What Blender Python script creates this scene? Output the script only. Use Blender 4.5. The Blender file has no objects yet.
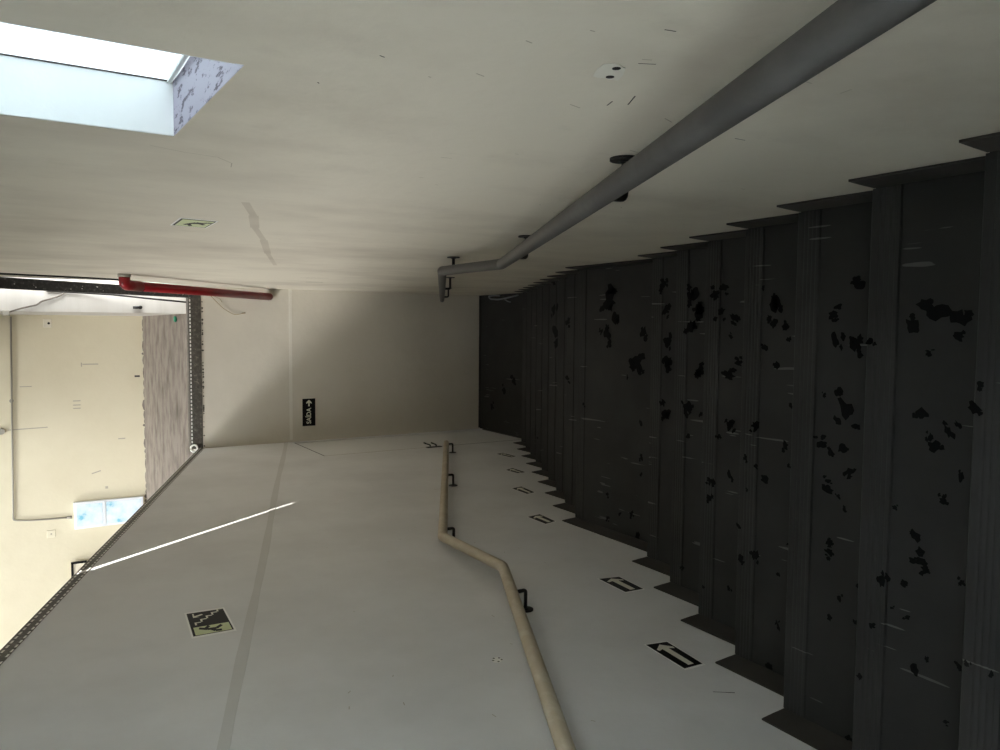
import bpy, bmesh, math, random
from mathutils import Vector, Matrix

random.seed(7)
C = bpy.context.scene.collection
S = bpy.context.scene

# ------------------------------------------------------------------ camera
# The photograph was taken with the phone turned on its side, so the camera is rolled 90 degrees.
FW = Vector((-0.0621081, 0.84894382, -0.52482089))
RI = Vector((0.99804124, 0.05677857, -0.02626541))
DN = Vector((0.00750072, -0.52542419, -0.85080736))
cam_d = bpy.data.cameras.new('camera')
cam = bpy.data.objects.new('camera', cam_d)
C.objects.link(cam)
M = Matrix.Identity(4)
for i in range(3):
    M[i][0], M[i][1], M[i][2] = DN[i], RI[i], -FW[i]
cam.matrix_world = M
cam_d.sensor_width = 36.0
cam_d.lens = 776.0 * 36.0 / 1000.0
cam_d.clip_start = 0.02
S.camera = cam

# ------------------------------------------------------------------ sky, sun, exposure
W = bpy.data.worlds.new('sky'); S.world = W; W.use_nodes = True
SUN_DIR = Vector((-0.386, 0.58, -0.81)).normalized()
bg = W.node_tree.nodes['Background']
bg.inputs[0].default_value = (1, 1, 1, 1)
_nt = W.node_tree
_tc = _nt.nodes.new('ShaderNodeTexCoord')
def sky_lobe(direction, lo, hi, amount):
    d = _nt.nodes.new('ShaderNodeVectorMath'); d.operation = 'DOT_PRODUCT'
    d.inputs[1].default_value = Vector(direction).normalized(); _nt.links.new(_tc.outputs['Generated'], d.inputs[0])
    r = _nt.nodes.new('ShaderNodeMapRange'); r.interpolation_type = 'SMOOTHSTEP'
    r.inputs[1].default_value = lo; r.inputs[2].default_value = hi; r.inputs[4].default_value = amount
    _nt.links.new(d.outputs['Value'], r.inputs[0]); return r.outputs[0]
def sky_tint(fac, col):
    m = _nt.nodes.new('ShaderNodeVectorMath'); m.operation = 'SCALE'; m.inputs[0].default_value = col
    _nt.links.new(fac, m.inputs[3]); return m.outputs[0]
def sky_add(a, b):
    m = _nt.nodes.new('ShaderNodeVectorMath'); m.operation = 'ADD'
    _nt.links.new(a, m.inputs[0]); _nt.links.new(b, m.inputs[1]); return m.outputs[0]
SKY_BASE, SKY_SIDE_FILL, SKY_GLOW = 0.34, 10.0, 42.0
GLOW_DIR = (-0.62, -0.34, 0.76)              # glow lobe added to the sky to key the walls, left and a little behind
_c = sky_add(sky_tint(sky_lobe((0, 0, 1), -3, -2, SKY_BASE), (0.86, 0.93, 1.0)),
             sky_tint(sky_lobe((0.75, -0.62, 0.2), -0.1, 0.85, SKY_SIDE_FILL), (0.95, 0.98, 1.0)))  # low side lobe added to the sky to feed more light through the windows
_c = sky_add(_c, sky_tint(sky_lobe(GLOW_DIR, math.cos(math.radians(10)), math.cos(math.radians(4)), SKY_GLOW), (1.0, 0.98, 0.95)))
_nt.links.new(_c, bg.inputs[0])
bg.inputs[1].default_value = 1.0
W.cycles.sampling_method = 'MANUAL'; W.cycles.sample_map_resolution = 1024
sun_d = bpy.data.lights.new('sun', 'SUN'); sun_d.energy = 26.0; sun_d.angle = math.radians(0.3)
sun_d.color = (1.0, 0.97, 0.92)
sun = bpy.data.objects.new('sun', sun_d); C.objects.link(sun)
sun.rotation_euler = SUN_DIR.to_track_quat('-Z', 'Y').to_euler()
sun.location = (2, -3, 6)
S.view_settings.view_transform = 'Standard'
S.view_settings.look = 'None'
S.view_settings.gamma = 1.0
S.view_settings.use_curve_mapping = False
S.view_settings.exposure = 0.21
S.cycles.use_denoising = True
S.cycles.max_bounces = 10
S.cycles.diffuse_bounces = 8
S.cycles.sample_clamp_indirect = 8.0

def portal(name, loc, sx, sy, direction):
    """Guides sky light through an opening of the building (emits nothing of its own)."""
    d = bpy.data.lights.new(name, 'AREA'); d.shape = 'RECTANGLE'; d.size = sx; d.size_y = sy
    d.cycles.is_portal = True
    o = bpy.data.objects.new(name, d); C.objects.link(o); o.location = loc
    o.rotation_euler = Vector(direction).to_track_quat('-Z', 'Y').to_euler()

# ------------------------------------------------------------------ materials
def nd(nt, kind, **kw):
    n = nt.nodes.new(kind)
    for k, v in kw.items():
        if k in n.inputs.keys(): n.inputs[k].default_value = v
        else: setattr(n, k, v)
    return n

def base_mat(name, col, rough=0.6, metal=0.0, spec=0.4):
    m = bpy.data.materials.new(name); m.use_nodes = True
    b = m.node_tree.nodes['Principled BSDF']
    b.inputs['Base Color'].default_value = (*col, 1)
    b.inputs['Roughness'].default_value = rough
    b.inputs['Metallic'].default_value = metal
    b.inputs['Specular IOR Level'].default_value = spec
    return m

def ramp(nt, fac, stops):
    r = nt.nodes.new('ShaderNodeValToRGB')
    while len(r.color_ramp.elements) < len(stops): r.color_ramp.elements.new(0.5)
    for e, (p, c) in zip(r.color_ramp.elements, stops):
        e.position = p; e.color = (*c, 1) if len(c) == 3 else c
    nt.links.new(fac, r.inputs[0]); return r

def coords(nt, scale=(1, 1, 1), loc=(0, 0, 0), rot=(0, 0, 0)):
    g = nt.nodes.new('ShaderNodeNewGeometry')
    mp = nd(nt, 'ShaderNodeMapping')
    mp.inputs['Scale'].default_value = scale; mp.inputs['Location'].default_value = loc
    mp.inputs['Rotation'].default_value = rot
    nt.links.new(g.outputs['Position'], mp.inputs[0]); return mp.outputs[0]

def noise(nt, vec, scale, detail=4, rough=0.55):
    n = nt.nodes.new('ShaderNodeTexNoise'); n.inputs['Scale'].default_value = scale
    n.inputs['Detail'].default_value = detail; n.inputs['Roughness'].default_value = rough
    nt.links.new(vec, n.inputs['Vector']); return n.outputs['Fac']

def mix(nt, fac, a, b, mode='MIX'):
    n = nt.nodes.new('ShaderNodeMix'); n.data_type = 'RGBA'; n.blend_type = mode
    for sock, v in ((n.inputs[0], fac), (n.inputs[6], a), (n.inputs[7], b)):
        if isinstance(v, (int, float)): sock.default_value = v
        elif isinstance(v, tuple): sock.default_value = (*v, 1)
        else: nt.links.new(v, sock)
    return n.outputs[2]

def bump(nt, fac, strength, dist, m):
    b = nt.nodes.new('ShaderNodeBump'); b.inputs['Strength'].default_value = strength
    b.inputs['Distance'].default_value = dist; nt.links.new(fac, b.inputs['Height'])
    nt.links.new(b.outputs[0], m.node_tree.nodes['Principled BSDF'].inputs['Normal'])

def plaster(name, col, stain, amount=0.5, streak=(1, 1, 1), rough=0.65, spec=0.3, fine=0.15):
    m = base_mat(name, col, rough, spec=spec); nt = m.node_tree
    v = coords(nt, streak)
    big = ramp(nt, noise(nt, v, 1.6, 6, 0.6), [(0.42, (0, 0, 0)), (0.72, (1, 1, 1))])
    c = mix(nt, amount, col, mix(nt, big.outputs[0], col, stain))
    sm = ramp(nt, noise(nt, coords(nt, streak, (3, 1, 5)), 9, 5, 0.65), [(0.60, (0, 0, 0)), (0.78, (1, 1, 1))])
    mm = nt.nodes.new('ShaderNodeMath'); mm.operation = 'MULTIPLY'; mm.inputs[1].default_value = fine
    nt.links.new(sm.outputs[0], mm.inputs[0])
    c = mix(nt, mm.outputs[0], c, stain)
    nt.links.new(c, nt.nodes['Principled BSDF'].inputs['Base Color'])
    bump(nt, noise(nt, coords(nt), 14, 5), 0.12, 0.02, m)
    return m

M_left = plaster('painted_drywall', (0.755, 0.755, 0.745), (0.61, 0.605, 0.59), 0.7, (1, 1, 1), 0.55, 0.35, 0.15)
M_right = plaster('cream_plaster', (0.71, 0.665, 0.56), (0.47, 0.42, 0.34), 0.75, (1, 1.1, 0.75), 0.6, 0.4, 0.30)
M_far = plaster('cream_far_wall', (0.66, 0.62, 0.53), (0.56, 0.52, 0.44), 0.6)
M_yellow = plaster('yellow_wall_paint', (0.70, 0.645, 0.485), (0.64, 0.58, 0.42), 0.6, (1, 1, 1), 0.8, 0.2, 0.12)
M_pier = plaster('white_rough_wall', (0.50, 0.475, 0.43), (0.40, 0.37, 0.33), 0.6, (0.3, 1, 6), 0.8)
M_band = plaster('joint_tape', (0.64, 0.635, 0.61), (0.55, 0.54, 0.51), 0.6)
M_bandfar = plaster('joint_bead', (0.76, 0.73, 0.65), (0.6, 0.57, 0.5), 0.5)
M_brown = plaster('dirty_concrete', (0.27, 0.235, 0.20), (0.11, 0.09, 0.073), 0.9, (2.4, 3.4, 1), 0.85, 0.2, 0.7)
M_concrete = plaster('raw_concrete', (0.42, 0.41, 0.39), (0.3, 0.29, 0.27), 0.6)
M_white = base_mat('white_paint', (0.82, 0.86, 0.86), 0.6)
M_jamb = plaster('white_reveal_paint', (0.86, 0.88, 0.87), (0.70, 0.76, 0.76), 0.6, (1, 1, 1.5), 0.5)
M_black = base_mat('black_metal', (0.014, 0.013, 0.012), 0.45)
M_ink = base_mat('sticker_black', (0.008, 0.008, 0.008), 0.5, spec=0.15)
M_lum = base_mat('sticker_pale', (0.74, 0.74, 0.62), 0.5)
M_lumg = base_mat('sticker_green', (0.62, 0.68, 0.40), 0.5)
M_border = base_mat('sticker_border', (0.90, 0.90, 0.87), 0.5)
M_dark = base_mat('dark_line', (0.06, 0.055, 0.05), 0.8)
M_faint = base_mat('faint_mark', (0.43, 0.39, 0.31), 0.8)
M_plasterw = base_mat('white_filler', (0.86, 0.85, 0.80), 0.8)
M_twig = base_mat('dry_twig', (0.33, 0.26, 0.13), 0.8)
M_conduit = base_mat('grey_conduit', (0.34, 0.32, 0.27), 0.5)
M_greenp = base_mat('green_plastic', (0.05, 0.32, 0.18), 0.4)

def steel(name, a, b):
    m = base_mat(name, a, 0.5, 0.3); nt = m.node_tree
    r = ramp(nt, noise(nt, coords(nt), 45, 6, 0.7), [(0.44, a), (0.60, tuple(x * 1.6 for x in a)), (0.68, b)])
    nt.links.new(r.outputs[0], nt.nodes['Principled BSDF'].inputs['Base Color']); return m
M_track = steel('dark_perforated_steel', (0.085, 0.078, 0.066), (0.30, 0.27, 0.22))
M_stud = steel('dirty_dark_steel', (0.045, 0.043, 0.041), (0.20, 0.19, 0.175))

def paintpipe(name, a, b, rough=0.45, scale=18):
    m = base_mat(name, a, rough); nt = m.node_tree
    r = ramp(nt, noise(nt, coords(nt, (1, 0.5, 1)), scale, 5, 0.65), [(0.45, a), (0.68, b)])
    nt.links.new(r.outputs[0], nt.nodes['Principled BSDF'].inputs['Base Color'])
    bump(nt, noise(nt, coords(nt), 60, 3), 0.15, 0.004, m); return m
M_raill = paintpipe('beige_rail_paint', (0.50, 0.42, 0.30), (0.60, 0.54, 0.42))
M_railr = paintpipe('grey_rail_paint', (0.078, 0.074, 0.070), (0.110, 0.106, 0.10), 0.42, 7)
M_red = paintpipe('red_pipe_paint', (0.24, 0.006, 0.010), (0.17, 0.006, 0.008), 0.35, 9)

# dark worn rubber of the treads: black grease blots and pale scratches running down the stairs
def rubber(name, col, blots=True):
    m = base_mat(name, col, 0.55, spec=0.2); nt = m.node_tree
    b = nt.nodes['Principled BSDF']
    g = ramp(nt, noise(nt, coords(nt), 3.5, 4), [(0.35, tuple(x * 0.85 for x in col)), (0.7, tuple(x * 1.2 for x in col))])
    c = g.outputs[0]
    if blots:
        # scratches: thin lines along the run of the stairs
        sn = noise(nt, coords(nt, (1.0, 0.055, 0.2), (1, 7, 2)), 62, 1)
        sg = noise(nt, coords(nt, (1, 1, 1), (9, 3, 4)), 5.5, 2)
        sm = nt.nodes.new('ShaderNodeMath'); sm.operation = 'MULTIPLY_ADD'; sm.inputs[1].default_value = 0.47
        nt.links.new(sg, sm.inputs[0]); nt.links.new(sn, sm.inputs[2])
        sr = ramp(nt, sm.outputs[0], [(0.9, (0, 0, 0)), (1.0, (1, 1, 1))])
        sr.color_ramp.elements[0].position = 0.99; sr.color_ramp.elements[1].position = 1.0
        c = mix(nt, sr.outputs[0], c, tuple(min(1, x * 3.2) for x in col))
    nt.links.new(c, b.inputs['Base Color'])
    return m
M_tread = rubber('worn_dark_tread', (0.032, 0.0314, 0.030))
M_blot = base_mat('black_grease', (0.0025, 0.0025, 0.003), 0.6, spec=0.12)
M_nose = rubber('dark_nosing', (0.036, 0.0352, 0.0337), True)
M_skirt = rubber('dark_skirting', (0.055, 0.051, 0.045), False)

# stone sill speckled with dark pits
M_sill = base_mat('speckled_sill', (0.52, 0.50, 0.58), 0.6); _nt = M_sill.node_tree
_r = ramp(_nt, noise(_nt, coords(_nt, (2.2, 0.6, 1)), 38, 4, 0.7), [(0.54, (0.33, 0.315, 0.38)), (0.62, (0.07, 0.055, 0.08))])
_nt.links.new(_r.outputs[0], _nt.nodes['Principled BSDF'].inputs['Base Color'])

# frosted pane: passes a part of the daylight outside, spread in all directions
M_pane = bpy.data.materials.new('frosted_pane'); M_pane.use_nodes = True
_nt = M_pane.node_tree; _nt.nodes.clear()
_o = _nt.nodes.new('ShaderNodeOutputMaterial'); _t = _nt.nodes.new('ShaderNodeBsdfTranslucent')
_t.inputs[0].default_value = (0.52, 0.56, 0.575, 1)
_nt.links.new(_t.outputs[0], _o.inputs[0])

M_pane2 = M_pane.copy(); M_pane2.name = 'fill_pane'  # brighter pane for the added window
M_pane2.node_tree.nodes['Translucent BSDF'].inputs[0].default_value = (0.90, 0.95, 0.97, 1)

# glass of the pale blue cabinet
M_bluep = base_mat('pale_blue_glass', (0.62, 0.78, 0.86), 0.12, spec=0.6); _nt = M_bluep.node_tree
_r = ramp(_nt, noise(_nt, coords(_nt, (1, 1, 1)), 5, 4, 0.6), [(0.40, (0.80, 0.88, 0.93)), (0.56, (0.62, 0.80, 0.90)), (0.64, (0.22, 0.58, 0.74))])
_nt.links.new(_r.outputs[0], _nt.nodes['Principled BSDF'].inputs['Base Color'])

# ------------------------------------------------------------------ mesh helpers
def box(bm, lo, hi, mi=0):
    v = [bm.verts.new((x, y, z)) for x in (lo[0], hi[0]) for y in (lo[1], hi[1]) for z in (lo[2], hi[2])]
    for f in ((0, 1, 3, 2), (4, 6, 7, 5), (0, 4, 5, 1), (2, 3, 7, 6), (0, 2, 6, 4), (1, 5, 7, 3)):
        fc = bm.faces.new([v[i] for i in f]); fc.material_index = mi

def prism(bm, pts, off, mi=0):
    """closed outline pts (3D) swept by the vector off"""
    off = Vector(off); a = [bm.verts.new(p) for p in pts]; b = [bm.verts.new(Vector(p) + off) for p in pts]
    n = len(pts)
    fs = [bm.faces.new(a), bm.faces.new(b[::-1])]
    for i in range(n): fs.append(bm.faces.new((a[i], b[i], b[(i + 1) % n], a[(i + 1) % n])))
    for f in fs: f.material_index = mi

def tube(bm, pts, r, seg=14, caps=True, mi=0, radii=None):
    pts = [Vector(p) for p in pts]; n = len(pts); rings = []
    prev = None
    for i, p in enumerate(pts):
        if i == 0: d = pts[1] - p
        elif i == n - 1: d = p - pts[i - 1]
        else: d = (p - pts[i - 1]).normalized() + (pts[i + 1] - p).normalized()
        d.normalize()
        if prev is None:
            ref = Vector((0, 0, 1)) if abs(d.z) < 0.9 else Vector((1, 0, 0))
            a = d.cross(ref).normalized()
        else:
            a = (prev - d * prev.dot(d)).normalized()
        prev = a; b = d.cross(a)
        rr = radii[i] if radii else r
        k = 1.0
        if 0 < i < n - 1:
            c = (p - pts[i - 1]).normalized().dot(d); k = 1 / max(c, 0.5)
        if 0 < i < n - 1 and k > 1.0005:
            # mitre: stretch in the plane of the bend
            nrm = (pts[i + 1] - p).normalized() - (p - pts[i - 1]).normalized()
            nrm = (nrm - d * nrm.dot(d)).normalized()
        else: nrm = None
        ring = []
        for s in range(seg):
            t = 2 * math.pi * s / seg
            q = a * math.cos(t) * rr + b * math.sin(t) * rr
            if nrm is not None: q = q + nrm * q.dot(nrm) * (k - 1)
            ring.append(bm.verts.new(p + q))
        rings.append(ring)
    for i in range(n - 1):
        for s in range(seg):
            f = bm.faces.new((rings[i][s], rings[i][(s + 1) % seg], rings[i + 1][(s + 1) % seg], rings[i + 1][s]))
            f.smooth = True; f.material_index = mi
    if caps:
        bm.faces.new(rings[0][::-1]).material_index = mi; bm.faces.new(rings[-1]).material_index = mi

def rounded(pts, rad, n=4):
    """replaces the inner corners of a path by short arcs"""
    pts = [Vector(p) for p in pts]; out = [pts[0]]
    for i in range(1, len(pts) - 1):
        p = pts[i]; a = (pts[i - 1] - p); b = (pts[i + 1] - p)
        ra = min(rad, a.length * 0.45, b.length * 0.45)
        A = p + a.normalized() * ra; B = p + b.normalized() * ra
        for k in range(n + 1):
            t = k / n; out.append((A * (1 - t) ** 2) + (p * 2 * t * (1 - t)) + (B * t * t))
    out.append(pts[-1]); return out

def disc(bm, c, axis, r, h, seg=18, mi=0, r2=None):
    axis = Vector(axis).normalized()
    tube(bm, [Vector(c), Vector(c) + axis * h], r, seg, True, mi, [r, r if r2 is None else r2])

def link(name, bm, mats, parent=None, bevel=0):
    bmesh.ops.recalc_face_normals(bm, faces=bm.faces)
    me = bpy.data.meshes.new(name); bm.to_mesh(me); bm.free()
    for m in (mats if isinstance(mats, (list, tuple)) else [mats]): me.materials.append(m)
    o = bpy.data.objects.new(name, me); C.objects.link(o)
    if parent:
        o.parent = parent; 
        org = parent.matrix_basis.translation
        p = parent
        tot = Vector((0, 0, 0))
        while p: tot += p.location; p = p.parent
        me.transform(Matrix.Translation(-tot))
    if bevel:
        b = o.modifiers.new('edge', 'BEVEL'); b.width = bevel; b.segments = 2; b.limit_method = 'ANGLE'
    return o

def tag(o, label, cat, group=None):
    o['label'] = label; o['category'] = cat
    if group: o['group'] = group
    return o

def thing(name, label, cat, loc=(0, 0, 0), group=None):
    o = bpy.data.objects.new(name, None); C.objects.link(o); o.location = loc
    o.empty_display_size = 0.1
    return tag(o, label, cat, group)

def struct(name, bm, mats):
    o = link(name, bm, mats); o['kind'] = 'structure'; return o

# ------------------------------------------------------------------ measures
WL, WR = -1.1068, 0.3356        # faces of the left and right wall
YF = 7.26                       # face of the far wall
RISE, RUN = 0.17, 0.33
YA, ZA = 1.4192, -1.8534        # a nosing of the upper flight
Y1, Y2 = YA + 4 * RUN, YA + 4 * RUN + 0.7894
Z1 = ZA - 5 * RISE              # middle landing
Z2 = ZA - 14 * RISE             # bottom landing
SK = 0.0974
ZU = -1.306                     # floor of the level behind the far wall
ROOF = 1.6

# ------------------------------------------------------------------ walls
# left wall, sloping top, with the door opening of the bottom landing
TOP = [(7.26, -1.340), (4.154, -0.288), (2.961, 0.112), (1.4, 0.63), (-1.1, 1.46)]
DY0, DY1, DZ = 6.335, 7.20, -2.168
bm = bmesh.new()
out = [(WL, -3.5, Z2 - 0.1), (WL, DY0, Z2 - 0.1), (WL, DY0, DZ), (WL, DY1, DZ), (WL, DY1, Z2 - 0.1), (WL, 7.36, Z2 - 0.1), (WL, 7.36, -1.36)]
out += [(WL, y, z) for y, z in TOP] + [(WL, -3.5, 1.5)]
prism(bm, out, (-0.10, 0, 0))
E = 0.0006
def leftquad(pts, mi):
    bm.faces.new([bm.verts.new((WL + E, y, z)) for y, z in pts]).material_index = mi
def strokeL(a, b, w, mi):
    a, b = Vector(a), Vector(b); d = (b - a).normalized(); n = Vector((-d.y, d.x)) * w / 2
    leftquad([a - n, b - n, b + n, a + n], mi)
# hairline marks on the paint
strokeL((1.613, -1.769), (1.590, -1.800), 0.003, 1); strokeL((1.590, -1.800), (1.574, -1.822), 0.004, 1)
strokeL((4.66, -2.36), (4.66, -2.56), 0.005, 2)
# small broken plug
leftquad([(2.143 + .020 * (1 + .25 * math.sin(k * 5)) * math.cos(k * .7), -1.322 + .020 * (1 + .25 * math.cos(k * 4)) * math.sin(k * .7)) for k in range(9)], 3)
E = .0012
for a in (.3, 1.5, 2.9, 4.2, 5.3): leftquad([(2.143 + .015 * math.cos(a) + .005 * math.cos(q), -1.322 + .015 * math.sin(a) + .004 * math.sin(q)) for q in (0, 1.2, 2.6, 4, 5.2)], 1)
E = .0006
for _ in range(26):
    y = random.uniform(1.5, 5.5); z = -0.6 - (y - 2) * 0.35 - random.uniform(0, 1.3); a = random.uniform(-1, 1); L = random.uniform(.006, .02)
    strokeL((y, z), (y + L * math.cos(a), z + L * math.sin(a)), 0.0025, 2)
struct('wall_left', bm, [M_left, M_dark, M_faint, M_plasterw])

# taped joint that runs along the left wall
bm = bmesh.new()
n_ = 40; up, dn = [], []
for i in range(n_ + 1):
    y = 7.25 + (-1.2 - 7.25) * i / n_
    z = -2.024 + (6.983 - y) * 0.3235 - 0.004 * math.sin(y * 2.1)
    w = 0.0185 + 0.002 * math.sin(y * 5.3) + 0.0012 * math.sin(y * 13)
    up.append((WL + 0.0025, y, z + w)); dn.append((WL + 0.0025, y, z - w))
prism(bm, up + dn[::-1], (-0.004, 0, 0))
struct('trim_1', bm, M_band)

# right wall with the window opening
WY0, WY1, WZ0, WZ1 = 1.050, 1.514, -0.245, 0.42
RV = 0.10
bm = bmesh.new()
X0, X1 = WR, WR + RV
XM = X0 + .03
def slab(y0, y1, z0, z1): box(bm, (X0, y0, z0), (X1, y1, z1))
WB = WZ0 - .012
VY0, VY1, VZ0, VZ1 = -1.45, .25, -.10, 1.35
slab(-3.5, VY0, Z2 - .1, ROOF); slab(VY0, VY1, Z2 - .1, VZ0); slab(VY0, VY1, VZ1, ROOF); slab(VY1, WY0, Z2 - .1, ROOF); prism(bm, [(X0, WY0, Z2 - .1), (X0, WY1, Z2 - .1), (X0, WY1, WZ0 + .0015), (X0, WY0, WZ0 - .0115)], (RV, 0, 0)); slab(WY0, WY1, WZ1, ROOF)
prism(bm, [(X0, WY1, Z2 - .1), (X0, 7.36, Z2 - .1), (X0, 7.36, -1.375), (X0, 7.117, -1.175), (X0, 6.466, -.661), (X0, 6.36, -.5), (X0, 6.18, .10), (X0, 6.02, .70), (X0, 5.8, ROOF), (X0, WY1, ROOF)], (XM - X0, 0, 0))
box(bm, (XM, WY1, Z2 - .1), (X1, 7.36, ROOF))
def strokeR(a, b, w, mi):
    a, b = Vector(a), Vector(b); d = (b - a).normalized(); n = Vector((-d.y, d.x)) * w / 2
    bm.faces.new([bm.verts.new((WR - E, q[0], q[1])) for q in (a - n, b - n, b + n, a + n)]).material_index = mi
def blobR(y, z, ry, rz, mi, n=11, jag=.25):
    bm.faces.new([bm.verts.new((WR - E, y + ry * (1 + random.uniform(-jag, jag)) * math.cos(6.283 * k / n), z + rz * (1 + random.uniform(-jag, jag)) * math.sin(6.283 * k / n))) for k in range(n)]).material_index = mi
MARKS = [(0.753, -0.671, 0.748, -0.683), (0.767, -0.677, 0.757, -0.698), (0.934, -0.764, 0.913, -0.757), (0.914, -0.788, 0.874, -0.767),
         (0.666, -0.626, 0.663, -0.641), (0.913, -0.524, 0.918, -0.539), (1.395, -0.721, 1.391, -0.743), (0.96, -0.714, 0.967, -0.738),
         (0.919, -0.389, 0.922, -0.397), (0.713, -0.557, 0.713, -0.564), (0.959, -0.476, 0.961, -0.481), (1.065, -0.359, 1.069, -0.362),
         (0.94, -0.888, 0.951, -0.914), (1.141, -0.991, 1.15, -1.024), (0.706, -1.002, 0.686, -0.999), (0.699, -0.905, 0.699, -0.93), (0.969, -1.083, 0.969, -1.109)]
for a, b, c, d in MARKS: strokeR((a, b), (c, d), 0.0022, 1 if random.random() < .55 else 2)
CR = [(1.607, -0.217), (1.633, -0.283), (1.644, -0.347), (1.688, -0.384), (1.731, -0.392)]
for a, b in zip(CR[:-1], CR[1:]): strokeR(a, b, .0018, 2)
for _ in range(40):
    y = random.uniform(0.5, 5.8); z = -0.42 - random.uniform(0, 1.0) - y * .12; a = random.gauss(-1.4, .4); L = random.uniform(.006, .02)
    strokeR((y, z), (y + L * math.cos(a), z + L * math.sin(a)), 0.0022, 2)
strokeR((5.45, -1.70), (5.36, -1.88), .016, 2); strokeR((5.95, -1.90), (5.90, -2.02), .02, 1); strokeR((5.44, -1.74), (5.38, -1.85), .010, 1)
SM = [(2.20, -.535), (2.45, -.62), (2.75, -.70), (3.13, -.83), (3.7, -1.0), (4.4, -1.23)]
for k in range(len(SM) - 1): strokeR(SM[k], SM[k + 1], .022 + .008 * (k % 2), 3)
struct('wall_right', bm, [M_right, M_dark, M_faint, plaster('patched_plaster', (0.60, 0.55, 0.455), (0.44, 0.39, 0.31), .8)])

# window 1: white jambs, speckled sill, frosted pane, frame bead
bm = bmesh.new(); t_ = 0.006
box(bm, (X0 + .001, WY1 - t_, WZ0), (X1, WY1, WZ1), 0); box(bm, (X0 + .001, WY0, WZ0), (X1, WY0 + t_, WZ1), 0)
box(bm, (X0 + .001, WY0, WZ1 - t_), (X1, WY1, WZ1), 0)
w1 = struct('window_1', bm, M_jamb)
bm = bmesh.new(); prism(bm, [(X0 + .0005, WY0, WB), (X0 + .0005, WY1, WB), (X0 + .0005, WY1, WZ0 + .002), (X0 + .0005, WY0, WZ0 - .011)], (RV, 0, 0)); link('window_sill', bm, M_sill, w1)
bm = bmesh.new(); box(bm, (X1 - .004, WY0, WZ0), (X1 + .006, WY1, WZ1)); link('pane', bm, M_pane, w1)
bm = bmesh.new()
tube(bm, [(X1 - .004, WY1 - t_ - .001, WZ0 + .005), (X1 - .004, WY1 - t_ - .001, WZ1)], .0022, 8)
tube(bm, [(X1 - .004, WY0 + .01, WZ0 + .006), (X1 - .004, WY1 - .006, WZ0 + .006)], .0028, 8)
link('seal_bead', bm, base_mat('dark_seal', (.10, .085, .08), .7), w1)
bm = bmesh.new(); box(bm, (X1 - .009, WY0 + t_, WZ0 + .005), (X1 - .004, WY1 - t_, WZ0 + .012)); link('glazing_strip', bm, base_mat('greyish_strip', (.66, .70, .68), .5), w1)

# unseen window added behind the camera to brighten the near left wall
bm = bmesh.new(); box(bm, (X0 + .001, VY0, VZ0), (X1, VY0 + .01, VZ1)); box(bm, (X0 + .001, VY1 - .01, VZ0), (X1, VY1, VZ1)); box(bm, (X0 + .001, VY0, VZ0), (X1, VY1, VZ0 + .01))
w2 = struct('fill_window', bm, M_jamb)
bm = bmesh.new(); box(bm, (X1 - .004, VY0, VZ0), (X1 + .006, VY1, VZ1)); link('pane', bm, M_pane2, w2)

# far wall
bm = bmesh.new()
box(bm, (WL - .05, YF, Z2 - .1), (WR, YF + .10, ZU + .001), 0)
struct('wall_far', bm, [M_far])
bm = bmesh.new()
prism(bm, [(WR - .002, YF - .003, -2.152), (WL + .02, YF - .003, -2.149), (WL + .02, YF - .003, -2.178), (WR - .002, YF - .003, -2.180)], (0, .004, 0))
struct('trim_2', bm, M_bandfar)

# door at the bottom landing, flush in the left wall
bm = bmesh.new(); box(bm, (WL - .055, DY0 + .010, Z2 + .002), (WL - .006, DY1 - .012, DZ - .010))
d1 = struct('door_1', bm, plaster('door_paint', (.74, .74, .72), (.62, .61, .58), .5))
bm = bmesh.new(); box(bm, (WL - .06, DY0 - .004, Z2), (WL - .05, DY1 + .004, DZ + .004)); link('door_rebate', bm, M_dark, d1)
bm = bmesh.new(); box(bm, (WL - .055, DY0, Z2 - .02), (WL - .002, DY1, Z2 + .006)); link('threshold', bm, M_skirt, d1)
bm = bmesh.new(); box(bm, (WL - .05, DY0 + .002, DZ - .012), (WL - .0015, DY1 - .01, DZ - .001)); box(bm, (WL - .05, DY0 + .001, Z2 + .01), (WL + .0008, DY0 + .007, Z2 + 1.1)); box(bm, (WL - .05, DY0 + .001, Z2 + 1.1), (WL + .0008, DY0 + .006, DZ - .002), 1); link('gap_seal', bm, [M_dark, M_faint], d1)
bm = bmesh.new()
box(bm, (WL - .004, 6.30, -3.275), (WL + .006, 6.345, -3.13))
for z, L in ((-3.175, .085), (-3.235, .055)):
    tube(bm, rounded([(WL, 6.34, z), (WL + .018, 6.345, z), (WL + .02, 6.345 + L, z), (WL + .03, 6.352 + L, z + .022)], .01), .0065, 8)
link('door_handle', bm, M_black, d1)

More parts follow.
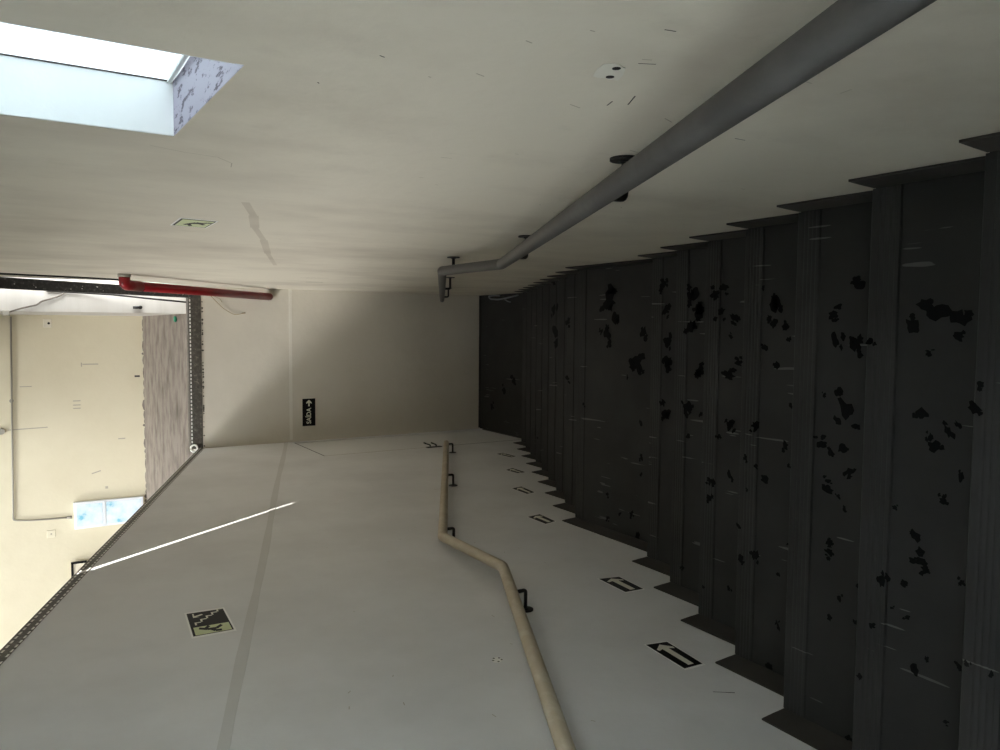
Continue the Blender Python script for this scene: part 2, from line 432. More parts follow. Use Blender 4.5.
# ------------------------------------------------------------------ unfinished metal edges
def slots_along(bm, p0, p1, up, n0, pitch, L, w, offs):
    p0, p1 = Vector(p0), Vector(p1); d = p1 - p0; tot = d.length; d.normalize(); up = Vector(up); n0 = Vector(n0)
    k = 0.0
    while k + L < tot:
        for o in offs:
            a = p0 + d * k + up * o
            q = [a, a + d * L, a + d * L + up * w, a + up * w]
            bm.faces.new([bm.verts.new(x + n0 * .0015) for x in q]).material_index = 1
        k += pitch
bm = bmesh.new()
seg = [(7.255, -1.338), (4.154, -0.288), (2.961, 0.112), (1.4, 0.63), (-1.0, 1.42)]
for (ya, za), (yb, zb) in zip(seg[:-1], seg[1:]):
    h = .040
    prism(bm, [(WL + .003, ya, za + .004), (WL + .003, yb, zb + .004), (WL + .003, yb, zb - h), (WL + .003, ya, za - h)], (-.006, 0, 0))
    prism(bm, [(WL + .003, ya, za + .004), (WL + .003, yb, zb + .004), (WL - .104, yb, zb + .004), (WL - .104, ya, za + .004)], (0, 0, .003))
    n = Vector((0, -(zb - za), yb - ya)).normalized(); 
    if n.z < 0: n = -n
    slots_along(bm, (WL + .003, ya, za - .002), (WL + .003, yb, zb - .002), n, (1, 0, 0), .040, .024, .0075, (-.037, -.009))
struct('trim_3', bm, [M_track, M_plasterw])
bm = bmesh.new()
box(bm, (WL, YF - .004, -1.368), (WR - .05, YF + .10, -1.264))
slots_along(bm, (WL + .02, YF - .004, -1.280), (WR - .06, YF - .004, -1.280), (0, 0, 1), (0, -1, 0), .033, .021, .010, (0, ))
for _ in range(40):
    x = random.uniform(WL + .02, WR - .07); r = random.uniform(.004, .011)
    bm.faces.new([bm.verts.new((x + r * random.uniform(.7, 1.2) * math.cos(k * 1.05), YF - .0046, -1.378 + r * random.uniform(.7, 1.2) * math.sin(k * 1.05))) for k in range(6)]).material_index = 0
struct('trim_4', bm, [M_track, M_plasterw])
# dark steel stud that stands in the far right corner, from the far wall's edge up
bm = bmesh.new()
sx = lambda z: 0.013 * (z + 1.3) / 1.4
prism(bm, [(.234, YF - .01, -1.298), (.305, YF - .01, -1.298), (.360, YF - .01, .12), (.360, YF - .01, ROOF), (.310, YF - .01, ROOF), (.271, YF - .01, .12)], (0, .09, 0))
for _ in range(12):
    z = random.uniform(-1.28, .2); x = random.uniform(.245, .295) + (z + 1.3) * .026; r = random.uniform(.002, .0055)
    bm.faces.new([bm.verts.new((x + r * random.uniform(.6, 1.3) * math.cos(k * 1.05), YF - .0106, z + r * random.uniform(.8, 2.0) * math.sin(k * 1.05))) for k in range(6)]).material_index = 1
struct('trim_5', bm, [M_stud, M_plasterw])
# black cable along the end of the right wall, another hanging in front of the white wall
bm = bmesh.new(); tube(bm, [(WR - .008, 5.9, 1.2), (WR - .008, 6.02, .70), (WR - .008, 6.18, .10), (WR - .008, 6.36, -.5), (WR - .008, 6.44, -.63), (WR - .008, 6.50, -.70)], .0065, 8)
tag(link('black_cable', bm, M_black), 'thin black cable running up the end edge of the right wall above the red pipe', 'cable')
bm = bmesh.new(); tube(bm, [(.275, 7.61, -.2), (.265, 7.60, -.45), (.255, 7.56, -.677), (.222, 7.46, -1.0), (.196, 7.40, -1.300)], .008, 8)
tag(link('black_cable', bm, M_black), 'thin black cable sagging in front of the white wall down to the far wall edge', 'cable')

# ------------------------------------------------------------------ level behind the far wall
bm = bmesh.new(); box(bm, (-9, 7.36, ZU - .12), (1.2, 10.6, ZU)); struct('floor_1', bm, M_brown)
bm = bmesh.new(); box(bm, (-9, -3.5, ZU - .12), (WL - .10, 7.36, ZU)); struct('floor_2', bm, M_concrete)
YW = 10.6
bm = bmesh.new(); box(bm, (-9.1, YW, ZU - .12), (1.3, YW + .15, ROOF))
def strokeY(x0, z0, x1, z1, w, mi):
    a, b = Vector((x0, z0)), Vector((x1, z1)); d = (b - a).normalized(); n = Vector((-d.y, d.x)) * w / 2
    bm.faces.new([bm.verts.new((q.x, YW - .001, q.y)) for q in (a - n, b - n, b + n, a + n)]).material_index = mi
strokeY(-.65, -1.20, -.65, -1.26, .022, 1)
strokeY(-.49, -.63, -.49, -.80, .012, 2); strokeY(-.47, -.62, -.52, -.62, .012, 2)
for x in (-.93, -.98, -1.02): strokeY(x, -.52, x, -.60, .012, 2)
strokeY(-.74, .02, -.74, -.10, .01, 2); strokeY(-1.24, .15, -1.23, -.25, .012, 2)
strokeY(-1.83, -.70, -1.80, -.80, .014, 2); strokeY(-1.42, -1.0, -1.42, -1.08, .014, 2)
strokeY(-2.0, -.86, -2.03, -.86, .03, 2); strokeY(-3.55, -.25, -3.5, -.25, .02, 2)
# ragged lower edge of the yellow paint
x = -8.9
while x < .05:
    w = random.uniform(.03, .16); h = random.choice((.006, .01, .012, .025)) * random.uniform(.6, 1.2)
    bm.faces.new([bm.verts.new((x, YW - .0012, ZU)), bm.verts.new((x + w, YW - .0012, ZU)), bm.verts.new((x + w * .9, YW - .0012, ZU + h * .6)), bm.verts.new((x + w * .5, YW - .0012, ZU + h)), bm.verts.new((x + w * .1, YW - .0012, ZU + h * .5))]).material_index = 3
    x += w * random.uniform(.9, 1.3)
struct('wall_back', bm, [M_yellow, M_dark, M_faint, M_brown])
# white return wall right of the opening
bm = bmesh.new(); box(bm, (.098, 7.62, ZU), (1.2, YW, ROOF)); struct('wall_return', bm, M_pier)
# outer shell of the parking level
bm = bmesh.new(); box(bm, (-9.15, -3.5, ZU - .12), (-9, YW, -.4)); struct('wall_outer', bm, M_pier)
bm = bmesh.new(); box(bm, (-12, -3.65, ZU - .12), (WL - .1, -3.5, 7.0)); box(bm, (WL - .1, -3.65, -1.0), (WR + .1, -3.5, ROOF)); struct('wall_rear_block', bm, M_pier)  # unseen rear wall, added to shut out sky light from behind

# roof slabs: an open light well over the parking level, a narrow slit over the stairs shaped to cast the sun streak
LX1 = -1.30                      # the yard is open to the sky left of this line
bm = bmesh.new()
T = .12
def roofpoly(pts, shear=False):
    off = Vector((0, 0, T))
    if shear: off = Vector((-SUN_DIR.x / -SUN_DIR.z * T, -SUN_DIR.y / -SUN_DIR.z * T, T))
    prism(bm, [(x, y, ROOF) for x, y in pts], off)
YS = 2.583
XS0, XS1 = LX1, 0.46
G0, G1 = .060, .008
roofpoly([(XS0, -3.7), (XS1 + 1.6, -3.7), (XS1 + 1.6, YS), (XS1, YS - G1 / 2), (XS0, YS - G0)], True)
roofpoly([(XS0, YS), (XS1, YS + G1 / 2), (XS1, YS), (XS1 + 1.6, YS), (XS1 + 1.6, 10.8), (XS0, 10.8)], True)
struct('ceiling', bm, M_concrete)
# unseen wall added over the stairs' right side to keep the sun off the yard; one opening lets it reach the gap in the roof
bm = bmesh.new()
HX0, HX1 = .60, .75
box(bm, (HX0, -16, ROOF + .12), (HX1, .9, 20)); box(bm, (HX0, 2.7, ROOF + .12), (HX1, 11, 20)); box(bm, (HX0, .9, 3.9), (HX1, 2.7, 20))
struct('wall_sunblock', bm, M_pier)

# ------------------------------------------------------------------ staircase
stair = thing('staircase', 'dark rubber-covered staircase stained with black blots, two flights and two landings between the walls', 'staircase', (0, 0, Z2))
# black grease blots: where each lies on its tread, and its size
BLOTS = {
    5: [(-0.145,0.758,0.019),(-0.101,0.751,0.01),(-0.631,0.752,0.009),(-0.636,0.709,0.009)],
    6: [(-0.029,1.085,0.015),(0.04,0.929,0.039),(0.025,0.883,0.03),(0.009,0.983,0.032),(-0.013,0.882,0.015),(-0.053,0.945,0.012),(-0.184,0.955,0.022),(-0.217,0.895,0.022),(-0.252,0.925,0.02),(-0.233,0.933,0.012),(-0.309,0.865,0.015),(-0.366,0.901,0.012),(-0.403,1.008,0.01),(-0.456,0.957,0.021),(-0.489,0.945,0.017),(-0.511,0.944,0.02),(-0.526,0.932,0.015),(-0.756,0.948,0.02),(-0.723,0.921,0.01),(-0.715,0.852,0.01),(-0.845,0.875,0.008),(-0.58,1.035,0.021),(-0.571,0.978,0.013),(-0.532,0.854,0.009),(-0.645,0.967,0.01),(-0.635,1.005,0.007),(-0.691,1.05,0.011),(-0.825,1.078,0.011)],
    7: [(0.038,1.3,0.024),(-0.029,1.293,0.027),(-0.039,1.234,0.028),(0.112,1.225,0.023),(-0.209,1.254,0.043),(-0.167,1.276,0.024),(-0.253,1.226,0.014),(-0.18,1.319,0.01),(-0.374,1.237,0.019),(-0.433,1.299,0.024),(-0.409,1.3,0.015),(-0.447,1.266,0.01),(-0.477,1.248,0.011),(-0.314,1.326,0.025),(-0.334,1.292,0.015),(-0.315,1.26,0.019),(-0.576,1.289,0.016),(-0.602,1.288,0.019),(-0.62,1.29,0.01),(-0.781,1.281,0.013),(-0.769,1.206,0.012),(-0.72,1.254,0.013),(-0.669,1.2,0.01),(-1.09,1.212,0.019)],
    8: [(-0.36,1.574,0.022),(-0.425,1.559,0.009),(-0.48,1.646,0.025),(-0.445,1.683,0.012),(-0.316,1.687,0.026),(-0.114,1.617,0.017),(-0.234,1.559,0.011),(-0.059,1.661,0.021),(0.078,1.631,0.036),(0.016,1.629,0.023),(0.005,1.588,0.017),(-0.034,1.573,0.013),(0.13,1.674,0.011),(-0.735,1.674,0.026),(-0.761,1.732,0.021),(-1.085,1.61,0.019),(-0.943,1.578,0.015),(-0.93,1.585,0.01),(-0.669,1.552,0.008),(-0.774,1.584,0.01),(-0.315,1.691,0.023),(0.009,1.58,0.015),(-0.117,1.612,0.015),(-0.53,1.717,0.008),(-0.425,1.728,0.013),(-0.657,1.746,0.013)],
    9: [(-0.534,1.945,0.024),(-0.35,1.951,0.024),(-0.173,1.957,0.037),(-0.125,1.917,0.023),(-0.402,2.001,0.013),(0.036,1.93,0.019),(-0.029,1.953,0.016),(0.148,1.993,0.033),(-0.639,2.037,0.02),(-0.571,2.039,0.02),(0.116,2.026,0.016),(-0.953,1.933,0.014),(-0.984,2.057,0.012),(0.06,2.002,0.029),(0.038,1.936,0.026),(0.127,2.033,0.03),(-0.347,1.942,0.026),(-0.397,1.997,0.012),(-0.638,2.038,0.021),(-0.574,2.02,0.021)],
    10: [(-0.188,2.27,0.032),(-0.335,2.336,0.03),(-0.349,2.251,0.012),(-0.451,2.322,0.018),(0.055,2.277,0.037),(0.1,2.329,0.027),(0.011,2.306,0.021),(-1.012,2.336,0.014),(0.009,2.317,0.041),(0.074,2.275,0.033),(0.14,2.299,0.041),(-0.179,2.267,0.041),(-0.323,2.318,0.025),(-0.35,2.25,0.013)],
    11: [(-0.404,2.628,0.03),(-0.348,2.653,0.02),(-0.187,2.611,0.02),(-0.096,2.614,0.016),(-0.038,2.615,0.025),(0.093,2.631,0.026),(0.177,2.68,0.023),(-0.064,2.631,0.037),(0.202,2.665,0.028),(0.083,2.649,0.037),(-0.156,2.629,0.04),(-0.397,2.635,0.033),(-0.343,2.649,0.022)],
    12: [(0.201,3.239,0.064),(0.137,3.254,0.075),(0.051,3.202,0.047),(-0.035,3.266,0.039),(-0.025,3.317,0.022),(-0.089,3.248,0.026),(-0.187,3.038,0.062),(-0.021,2.982,0.041),(-0.263,3.098,0.017),(-0.216,3.006,0.029),(-0.493,2.984,0.021),(-0.658,2.979,0.025),(-0.433,3.467,0.014),(-0.906,3.244,0.017),(-0.994,3.142,0.017),(-0.974,3.047,0.021),(-1.037,3.241,0.017),(-1.09,2.998,0.031),(-0.751,2.976,0.019)],
    13: [(0.032,3.856,0.034),(-0.313,3.849,0.035)],
    15: [(-0.034,4.452,0.07),(0.121,4.479,0.057),(0.318,4.483,0.034),(-0.104,4.427,0.056)],
    17: [(-0.899,5.154,0.016)],
    21: [(-0.536,6.578,0.057),(-0.651,6.767,0.058),(-0.839,7.004,0.051)]}
SX0, SX1 = WL + .002, WR - .001
def add_blots(bm, i, z):
    rb = random.Random(i * 31 + 5)
    for x, y, s in BLOTS.get(i, ()):
        s *= 1.55; a0 = rb.uniform(0, 6.28); el = rb.uniform(.55, 1.0)
        for k in range(rb.choice((2, 3, 4))):
            r = s * (.52 if k == 0 else rb.uniform(.2, .38))
            cx = x + (0 if k == 0 else rb.uniform(-.6, .6) * s); cy = y + (0 if k == 0 else rb.uniform(-.6, .6) * s)
            n = 13; pts = []
            for q in range(n):
                t = 6.2832 * q / n; rr = r * rb.uniform(.5, 1.15)
                u, v = rr * math.cos(t), rr * math.sin(t) * el
                pts.append((min(max(cx + u * math.cos(a0) - v * math.sin(a0), SX0 + .015), SX1 - .015), cy + u * math.sin(a0) + v * math.cos(a0)))
            c = bm.verts.new((cx, cy, z)); vs = [bm.verts.new((px, py, z)) for px, py in pts]
            for q in range(n): bm.faces.new((c, vs[q], vs[(q + 1) % n])).material_index = 1
def make_step(y, z, depth, name='tread', riser=True, idx=-1):
    """one step: tread plate, riser below; nosing strip and two wall skirtings"""
    bm = bmesh.new()
    box(bm, (SX0, y - depth, z - .045), (SX1, y - .004, z))
    if riser: box(bm, (SX0, y - .055, z - RISE - .002), (SX1, y - .03, z - .045))
    add_blots(bm, idx, z + .0047)
    tr = link(name, bm, [M_tread, M_blot], stair)
    bm = bmesh.new()
    # nosing: flat lip, raised strip with fine grooves
    x0, x1 = SX0 + .012, SX1 - .012
    prof = [(y + .002, z - .030), (y + .002, z + .002), (y, z + .004)]
    g = y - .012
    prof += [(y - .012, z + .004)]
    for k in range(4):
        prof += [(g - .005, z + .0028), (g - .007, z + .0028), (g - .009, z + .004), (g - .0125, z + .004)]
        g -= .0125
    prof += [(y - .067, z + .004), (y - .070, z + .0005), (y - .070, z - .002), (y - .003, z - .002), (y - .003, z - .030)]
    prism(bm, [(x0, a, b) for a, b in prof], (x1 - x0, 0, 0))
    link('nosing', bm, M_nose, tr)
    return tr
def skirts(y0, y1, z, tilt=0):
    for sx, s in ((SX0, 1), (SX1, -1)):
        bm = bmesh.new()
        # upright board with a small ledge at its foot; square-cut front end
        pr_ = [(0, 0), (.010, 0), (.008, SK * .5), (.005, SK), (0, SK)]
        prism(bm, [(sx + s * a, y0, z + b) for a, b in pr_], (0, y1 - y0, 0))
        link('skirting', bm, M_skirt, stair)
YT = -1.25
for k in range(-7, 5):
    y, z = YA + k * RUN, ZA - k * RISE
    make_step(y, z, RUN + .03, idx=k + 7); skirts(y - RUN, y, z)
zt = ZA + 8 * RISE
# top landing behind the camera
bm = bmesh.new(); box(bm, (SX0, -3.48, zt - .15), (SX1, YA - 8 * RUN - .004, zt)); link('landing', bm, M_tread, stair)
make_step(YA - 8 * RUN, zt, .08); 
# middle landing
bm = bmesh.new(); box(bm, (SX0, Y1 - .05, Z1 - .12), (SX1, Y2 - .12, Z1)); link('landing', bm, M_tread, stair)
make_step(Y2, Z1, .12, idx=12); skirts(Y1 - .03, Y2, Z1)
for k in range(1, 9):
    y, z = Y2 + k * RUN, Z1 - k * RISE
    make_step(y, z, RUN + .03, idx=12 + k); skirts(y - RUN, y, z)
YN = Y2 + 8 * RUN
bm = bmesh.new(); box(bm, (SX0, YN - .06, Z2 - .12), (SX1, YF - .002, Z2)); add_blots(bm, 21, Z2 + .001); link('landing', bm, [M_tread, M_blot], stair)
bm = bmesh.new(); box(bm, (SX0 + .01, YF - .012, Z2), (SX1 - .002, YF - .002, Z2 + .018)); link('skirting', bm, M_skirt, stair)

# ------------------------------------------------------------------ handrails
def handrail(name, label, xr, wall, pts, mat, brk, R):
    t = thing(name, label, 'handrail', (xr, 2.5, -1.7))
    bm = bmesh.new(); tube(bm, rounded([(xr, y, z) for y, z in pts], .012, 3), R, 24)
    # welded seams
    link('rail', bm, mat, t)
    s = 1 if wall > xr else -1
    for y, z in brk:
        bm = bmesh.new()
        zr = z - R * .9
        tube(bm, rounded([(xr, y, zr + .004), (xr, y, zr - .042), (wall - s * .004, y, zr - .042)], .012), .0075, 10)
        b = link('bracket', bm, M_black, t)
        bm = bmesh.new(); disc(bm, (wall - s * .0055, y, zr - .042), (s, 0, 0), .031, .005, 24); disc(bm, (wall - s * .009, y, zr - .042), (s, 0, 0), .012, .004, 16)
        link('flange', bm, M_black, b)
    return t
XL, XRR = WL + .08, WR - .08
LSL, RSL = .484, .4715
lz = lambda y: -1.735 + (2.77 - y) * LSL
fz = lambda y: -1.732 - (y - 3.325) * .534
handrail('handrail', 'beige painted tube handrail on the white left wall', XL, WL,
         [(-.9, lz(-.9)), (2.77, -1.735), (3.325, -1.732), (6.03, fz(6.03))], M_raill,
         [(2.476, lz(2.476)), (3.44, fz(3.44)), (4.71, fz(4.71)), (5.96, fz(5.96))], .0235)
rz = lambda y: -1.681 + (2.711 - y) * RSL
gz = lambda y: -1.671 - (y - 3.22) * .519
handrail('handrail', 'grey painted tube handrail on the cream right wall, close to the camera', XRR, WR,
         [(-.9, rz(-.9)), (2.711, -1.681), (3.22, -1.671), (6.76, gz(6.76))], M_railr,
         [(1.20, rz(1.20)), (2.41, rz(2.41)), (3.34, gz(3.34)), (4.72, gz(4.72)), (6.03, gz(6.03))], .0218)

# ------------------------------------------------------------------ red pipe
t = thing('pipe', 'red painted fire pipe running from the right wall down to the far wall', 'pipe', (WR - .06, 6.5, -1.4))
PX = WR - .075
bm = bmesh.new(); tube(bm, [(PX, 5.90, -.70), (PX + .0, 7.262, -1.975)], .033, 20); link('pipe_run', bm, M_red, t)
bm = bmesh.new(); tube(bm, rounded([(WR - .006, 5.80, -.607), (PX + .002, 5.80, -.607), (PX, 5.92, -.718)], .06, 6), .036, 20); link('elbow', bm, M_red, t)
bm = bmesh.new(); tube(bm, [(WR - .001, 5.80, -.607), (WR - .022, 5.80, -.607)], .042, 20); link('collar', bm, M_conduit, t)
t['label'] = 'red painted fire pipe running from the right wall down to the far wall'

# twig hanging below the red pipe
bm = bmesh.new()
tube(bm, rounded([(.30, YF - .012, -1.41), (.22, YF - .02, -1.48), (.14, YF - .015, -1.56), (.090, YF - .01, -1.65), (.095, YF - .01, -1.70), (.107, YF - .006, -1.73)], .05), .0028, 6)
tube(bm, [(.27, YF - .012, -1.44), (.23, YF - .008, -1.53), (.20, YF - .004, -1.55)], .002, 6)
tube(bm, [(.105, YF - .006, -1.722), (.108, YF - .005, -1.752)], .006, 6)
tag(link('dry_twig', bm, M_twig), 'thin dry twig dangling below the red pipe against the far wall', 'twig')

# ------------------------------------------------------------------ signs
def text_mesh(s, size):
    cu = bpy.data.curves.new('lettering', 'FONT'); cu.body = s; cu.size = size; cu.align_x = 'CENTER'; cu.align_y = 'CENTER'
    cu.extrude = .0006; cu.offset = size * .018
    o = bpy.data.objects.new('lettering_source', cu); C.objects.link(o)
    bpy.context.view_layer.update()
    me = bpy.data.meshes.new_from_object(o.evaluated_get(bpy.context.evaluated_depsgraph_get()))
    bpy.data.objects.remove(o); return me

# exit sign on the far wall
sx, sz, sw, sh_ = -.832, -2.336, .262, .124
t = thing('exit_sign', 'small black SAIDA exit sign with white arrow on the far wall', 'sign', (sx, YF, sz))
bm = bmesh.new(); box(bm, (sx - sw / 2, YF - .006, sz - sh_ / 2), (sx + sw / 2, YF - .001, sz + sh_ / 2)); link('plate', bm, M_ink, t)
me = text_mesh('SAÍDA', .062); me.materials.clear(); me.materials.append(M_lum)
o = bpy.data.objects.new('lettering', me); C.objects.link(o); o.parent = t
o.location = (-.035, -.0066, 0); o.rotation_euler = (math.pi / 2, 0, 0); o.scale = (.88, 1, 1)
bm = bmesh.new(); ax = sx + .088
prism(bm, [(ax - .03, YF - .0072, sz - .007), (ax - .03, YF - .0072, sz + .007), (ax + .004, YF - .0072, sz + .007), (ax - .006, YF - .0072, sz + .026), (ax + .008, YF - .0072, sz + .026), (ax + .032, YF - .0072, sz),
           (ax + .008, YF - .0072, sz - .026), (ax - .006, YF - .0072, sz - .026), (ax + .004, YF - .0072, sz - .007)], (0, .001, 0))
link('arrow', bm, M_lum, t)

def sticker_frame(c, eu, ev, en):
    c, eu, ev, en = map(Vector, (c, eu, ev, en))
    def P(u, v, h=0): return c + eu * u + ev * v + en * h
    return P

# square stair signs, one on each side wall
def stair_sign(name, label, wall, s, pts):
    """pts: the corners (y, z) seen from the stairs: top left, top right, bottom right, bottom left"""
    A, B, D, G = [Vector((wall, y, z)) for y, z in pts]
    cen = (A + B + D + G) / 4
    t = thing(name, label, 'sign', cen)
    def P(u, v, h):      # u, v in 0..1 across and down
        q = A * (1 - u) * (1 - v) + B * u * (1 - v) + D * u * v + G * (1 - u) * v
        return q + Vector((s * h, 0, 0))
    def poly(bm, uv, h, th=.0008): prism(bm, [P(u, v, h) for u, v in uv], (s * th, 0, 0))
    bm = bmesh.new(); poly(bm, [(0, 0), (1, 0), (1, 1), (0, 1)], .0003, .0006); link('plate', bm, M_border, t)
    bm = bmesh.new(); poly(bm, [(.055, .045), (.945, .045), (.945, .955), (.055, .955)], .0011, .0003); link('field', bm, M_ink, t)
    return t, poly, P
# left wall: descending steps and arrow over a running figure
t, poly, P = stair_sign('stair_sign', 'square stair exit sign with pale green figure, on the left wall above the handrail', WL, 1,
                        [(2.842, -.487), (3.113, -.508), (3.100, -.652), (2.838, -.640)])
bm = bmesh.new()
for k in range(5):
    u = .84 - k * .0; 
    a = .62 + k * .068; b = .22 + k * .135
st = []
for k in range(5):                                   # a flight of steps
    u0, v0 = .44 + k * .105, .16 + k * .155
    poly(bm, [(u0, v0), (u0 + .105, v0), (u0 + .105, v0 + .045), (u0, v0 + .045)], .0016, .0003)
    poly(bm, [(u0 + .075, v0), (u0 + .105, v0), (u0 + .105, v0 + .155), (u0 + .075, v0 + .155)], .0016, .0003)
poly(bm, [(.74, .17), (.90, .17), (.90, .21), (.80, .21), (.85, .40), (.81, .42), (.76, .24), (.74, .32)], .0016, .0003)
link('step_pictogram', bm, M_lum, t)
bm = bmesh.new(); poly(bm, [(.07, .10), (.36, .10), (.36, .92), (.07, .92)], .0016, .0003); link('green_panel', bm, M_lumg, t)
bm = bmesh.new()
tubepts = [[(.30, .22), (.22, .40), (.21, .60), (.30, .74)], [(.22, .46), (.13, .56), (.12, .70)], [(.24, .34), (.34, .46)]]
for pl in tubepts:
    for a, b in zip(pl[:-1], pl[1:]):
        d = Vector((b[0] - a[0], b[1] - a[1])); n = Vector((-d.y, d.x)).normalized() * .036
        poly(bm, [(a[0] + n.x, a[1] + n.y), (b[0] + n.x, b[1] + n.y), (b[0] - n.x, b[1] - n.y), (a[0] - n.x, a[1] - n.y)], .0021, .0003)
link('figure_pictogram', bm, M_ink, t)
# right wall
t, poly, P = stair_sign('stair_sign', 'square stair exit sign on the cream right wall, seen almost edge-on', WR, -1,
                        [(2.849, -.442), (2.631, -.438), (2.646, -.559), (2.863, -.561)])
bm = bmesh.new(); poly(bm, [(.10, .10), (.90, .10), (.90, .92), (.66, .92), (.10, .92)], .0016, .0003); link('green_panel', bm, M_lumg, t)
bm = bmesh.new()
for pl in [[(.30, .30), (.50, .42), (.56, .62), (.44, .80)], [(.50, .42), (.64, .52), (.60, .72)], [(.56, .62), (.72, .80), (.72, .9)], [(.2, .5), (.42, .38)]]:
    for a, b in zip(pl[:-1], pl[1:]):
        d = Vector((b[0] - a[0], b[1] - a[1])); n = Vector((-d.y, d.x)).normalized() * .05
        poly(bm, [(a[0] + n.x, a[1] + n.y), (b[0] + n.x, b[1] + n.y), (b[0] - n.x, b[1] - n.y), (a[0] - n.x, a[1] - n.y)], .0021, .0003)
link('figure_pictogram', bm, M_ink, t)

# arrow stickers beside the steps of the left wall
ARW = [((1.981, -1.833), (1.963, -1.915), (1.771, -1.890), (1.775, -1.812), 'arrow sticker on the left wall nearest the camera, beside the upper flight'),
       ((2.624, -2.143), (2.600, -2.238), (2.426, -2.222), (2.434, -2.131), 'arrow sticker on the left wall beside the foot of the upper flight'),
       ((3.711, -2.493), (3.730, -2.590), (3.550, -2.572), (3.526, -2.490), 'arrow sticker on the left wall beside the front edge of the middle landing'),
       ((4.431, -2.843), (4.452, -2.933), (4.250, -2.907), (4.233, -2.835), 'second arrow sticker on the left wall below the middle landing'),
       ((5.034, -3.173), (5.075, -3.260), (4.881, -3.251), (4.875, -3.180), 'third arrow sticker on the left wall below the middle landing'),
       ((5.715, -3.505), (5.737, -3.580), (5.530, -3.585), (5.500, -3.520), 'farthest arrow sticker on the left wall, beside the lowest steps')]
for a, b, c, d, lab in ARW:
    # a: tip-top, b: tip-bottom, c: tail-bottom, d: tail-top
    A, B, D, G = [Vector((WL, *q)) for q in (a, b, c, d)]
    t = thing('arrow_sticker', 'black ' + lab, 'sticker', (A + B + D + G) / 4, 'arrow stickers along the left wall')
    def P(u, v, h): return A * (1 - u) * (1 - v) + B * (1 - u) * v + D * u * v + G * u * (1 - v) + Vector((h, 0, 0))
    def poly(bm, uv, h, th=.0008): prism(bm, [P(u, v, h) for u, v in uv], (th, 0, 0))
    bm = bmesh.new(); poly(bm, [(-.03, -.06), (1.05, -.06), (1.05, 1.06), (-.03, 1.06)], .0002, .0004); link('backing', bm, M_border, t)
    bm = bmesh.new(); poly(bm, [(0, 0), (1, 0), (1, 1), (0, 1)], .0007, .0003); link('field', bm, M_ink, t)
    bm = bmesh.new(); poly(bm, [(.07, .52), (.24, .10), (.30, .14), (.25, .36), (.93, .37), (.93, .66), (.25, .66), (.29, .90), (.22, .93)], .0012, .0003); link('arrow', bm, M_lum, t)

# ------------------------------------------------------------------ right wall: blank outlet box with two holes
t = thing('outlet_box', 'broken white plaster-rimmed outlet plate with two dark holes on the right wall', 'outlet', (WR, .815, -.675))
bm = bmesh.new()
prism(bm, [(WR - .0003, y, z) for y, z in ((0.837, -0.66), (0.81, -0.646), (0.792, -0.642), (0.783, -0.653), (0.789, -0.675), (0.81, -0.689), (0.833, -0.7), (0.835, -0.689), (0.834, -0.677), (0.838, -0.669))], (-.0008, 0, 0))
link('plate', bm, plaster('plaster_patch', (.80, .78, .70), (.55, .53, .47), .8), t)
bm = bmesh.new()
for y, z in ((.795, -.665), (.826, -.680)): disc(bm, (WR - .0012, y, z), (-1, 0, 0), .0058, .0005, 12)
link('socket_hole', bm, M_ink, t)

# ------------------------------------------------------------------ things on the yellow wall
def Y_(x, z, d=.02): return (x, YW - d, z)
t = thing('conduit', 'thin grey electrical conduit bent across the yellow wall', 'conduit', Y_(.06, .1))
bm = bmesh.new(); tube(bm, rounded([(.075, YW - .02, .085), (-2.30, YW - .02, .125), (-2.325, YW - .02, -.05), (-2.335, YW - .02, -.44)], .03), .010, 8); link('wall_run', bm, M_conduit, t)
bm = bmesh.new(); tube(bm, rounded([(.085, 7.60, .09), (.125, 7.60, -.02), (.155, 7.60, -.13), (.185, 7.60, -.16), (.225, 7.60, -.28), (.255, 7.60, -.33)], .02), .007, 8); link('side_run', bm, base_mat('brown_conduit', (.13, .11, .085), .6), t)
bm = bmesh.new(); box(bm, (.062, 7.585, .07), (.105, 7.619, .12)); link('corner_box', bm, M_conduit, t, .004)
bm = bmesh.new(); tube(bm, [(.085, 7.61, .095), (.085, YW - .03, .10)], .006, 8); link('return_run', bm, M_conduit, t)
bm = bmesh.new(); disc(bm, Y_(-.90, .105, .001), (0, -1, 0), .022, .025, 12); link('saddle', bm, M_conduit, t)
bm = bmesh.new(); tube(bm, [(-2.335, YW - .02, -.42), (-2.335, YW - .02, -.475)], .018, 12); link('gland', bm, M_conduit, t)

t = thing('cabinet', 'tall narrow pale blue glass-fronted cabinet on the yellow wall behind the sloping edge', 'cabinet', Y_(-2.32, -.9, 0))
bm = bmesh.new()
A_ = [(-2.156, -.495), (-2.165, -1.26), (-2.475, -1.26), (-2.485, -.50)]
prism(bm, [Y_(x, z, .001) for x, z in A_], (0, -.06, 0)); link('body', bm, base_mat('cabinet_white', (.80, .84, .88), .4), t)
for z0, z1 in ((-.525, -.80), (-.845, -1.235)):
    bm = bmesh.new(); prism(bm, [Y_(-2.182, z0, .062), Y_(-2.188, z1, .062), Y_(-2.448, z1, .062), Y_(-2.455, z0, .062)], (0, -.004, 0)); link('glass_panel', bm, M_bluep, t)
bm = bmesh.new(); box(bm, (-2.45, YW - .072, -.835), (-2.18, YW - .061, -.812)); link('crossbar', bm, base_mat('cabinet_bar', (.85, .88, .9), .4), t)

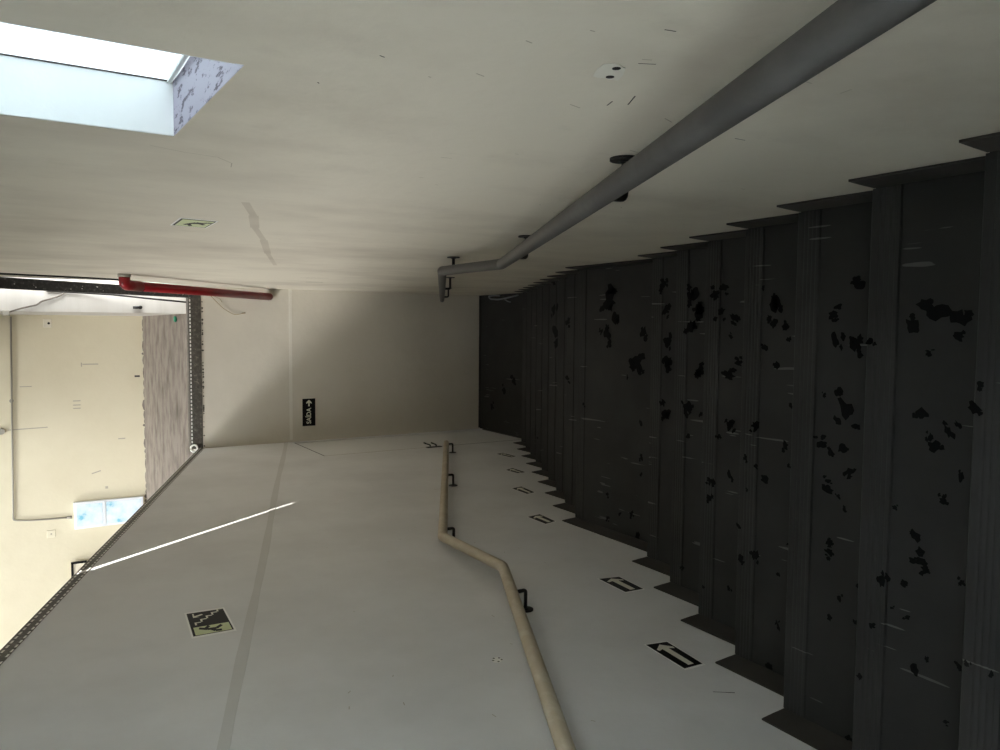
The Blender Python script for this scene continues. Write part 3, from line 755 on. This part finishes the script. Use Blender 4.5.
t = thing('switch_plate', 'square switch plate with a dark centre high on the yellow wall', 'switch', Y_(.004, -.284, 0))
bm = bmesh.new(); box(bm, (-.05, YW - .008, -.32), (.05, YW, -.235)); link('plate', bm, base_mat('switch_cream', (.74, .70, .58), .5), t, .003)
bm = bmesh.new(); disc(bm, Y_(.0, -.29, .007), (0, -1, 0), .014, .004, 12); link('knob', bm, M_ink, t)
t = thing('junction_cover', 'pale square junction cover on the yellow wall next to the conduit', 'cover', Y_(-2.52, -.25, 0))
bm = bmesh.new(); box(bm, (-2.56, YW - .008, -.30), (-2.47, YW, -.21)); link('plate', bm, base_mat('cover_cream', (.74, .69, .53), .5), t, .003)
bm = bmesh.new(); disc(bm, Y_(-2.515, -.255, .007), (0, -1, 0), .01, .003, 10); link('screw', bm, M_faint, t)
bm = bmesh.new(); disc(bm, Y_(-1.25, .215, .0), (0, -1, 0), .035, .03, 14); tag(link('wall_boss', bm, M_conduit), 'grey round cap at the far left of the picture on the yellow wall', 'cap')
# dark framed box just over the sloping edge
t = thing('meter_box', 'small dark-framed box on the yellow wall just over the sloping metal edge', 'box', Y_(-3.0, -.52, 0))
bm = bmesh.new(); box(bm, (-3.12, YW - .05, -.62), (-2.90, YW, -.46)); link('body', bm, base_mat('meter_cream', (.72, .66, .52), .6), t)
bm = bmesh.new()
for lo, hi in (((-3.14, -.475), (-2.88, -.45)), ((-2.905, -.62), (-2.88, -.45)), ((-3.14, -.62), (-3.115, -.45))): box(bm, (lo[0], YW - .06, lo[1]), (hi[0], YW - .045, hi[1]))
link('frame', bm, M_ink, t)
# scraps on the brown floor
bm = bmesh.new(); bmesh.ops.create_icosphere(bm, subdivisions=2, radius=.022, matrix=Matrix.Translation((.05, 8.12, ZU + .016)) @ Matrix.Diagonal((1.3, 1, .7, 1)))
for v in bm.verts: v.co += Vector((random.uniform(-.004, .004), random.uniform(-.004, .004), random.uniform(-.003, .003)))
tag(link('green_scrap', bm, M_greenp), 'tiny green plastic scrap on the dirty brown floor', 'scrap')
bm = bmesh.new(); tube(bm, [(.145, 7.60, -.86), (.150, 7.60, -.93)], .012, 8); disc(bm, (.148, 7.62, -.92), (0, -1, 0), .016, .03, 10)
tag(link('wall_clip', bm, M_black), 'small black clip on the white wall beside the dark stud', 'clip')
# white knotted cord end where the two metal edges meet
bm = bmesh.new()
pts = [(WL + .01 + .03 * math.sin(a), YF - .03, -1.285 + .028 * math.cos(a * 1.0)) for a in [i * .55 for i in range(12)]]
tube(bm, pts, .008, 8); tag(link('cord_knot', bm, M_plasterw), 'white looped cord end at the corner where both metal edges meet', 'cord')

# white plastic strip lying at the right of the bottom landing
bm = bmesh.new()
tube(bm, rounded([(0.314, 6.50, Z2 + .012), (0.299, 6.62, Z2 + .02), (0.289, 6.76, Z2 + .012), (0.279, 6.86, Z2 + .02), (0.289, 7.02, Z2 + .02), (0.319, 7.06, Z2 + .02), (0.326, 6.95, Z2 + .015), (0.319, 6.85, Z2 + .012)], .05), .008, 8)
tube(bm, [(0.289, 6.76, Z2 + .012), (0.259, 6.70, Z2 + .01), (0.249, 6.64, Z2 + .01)], .006, 8)
tag(link('plastic_strip', bm, base_mat('grey_white_plastic', (.30, .31, .33), .5)), 'crumpled white plastic strip lying at the right edge of the bottom landing', 'strip')

# ------------------------------------------------------------------ daylight openings
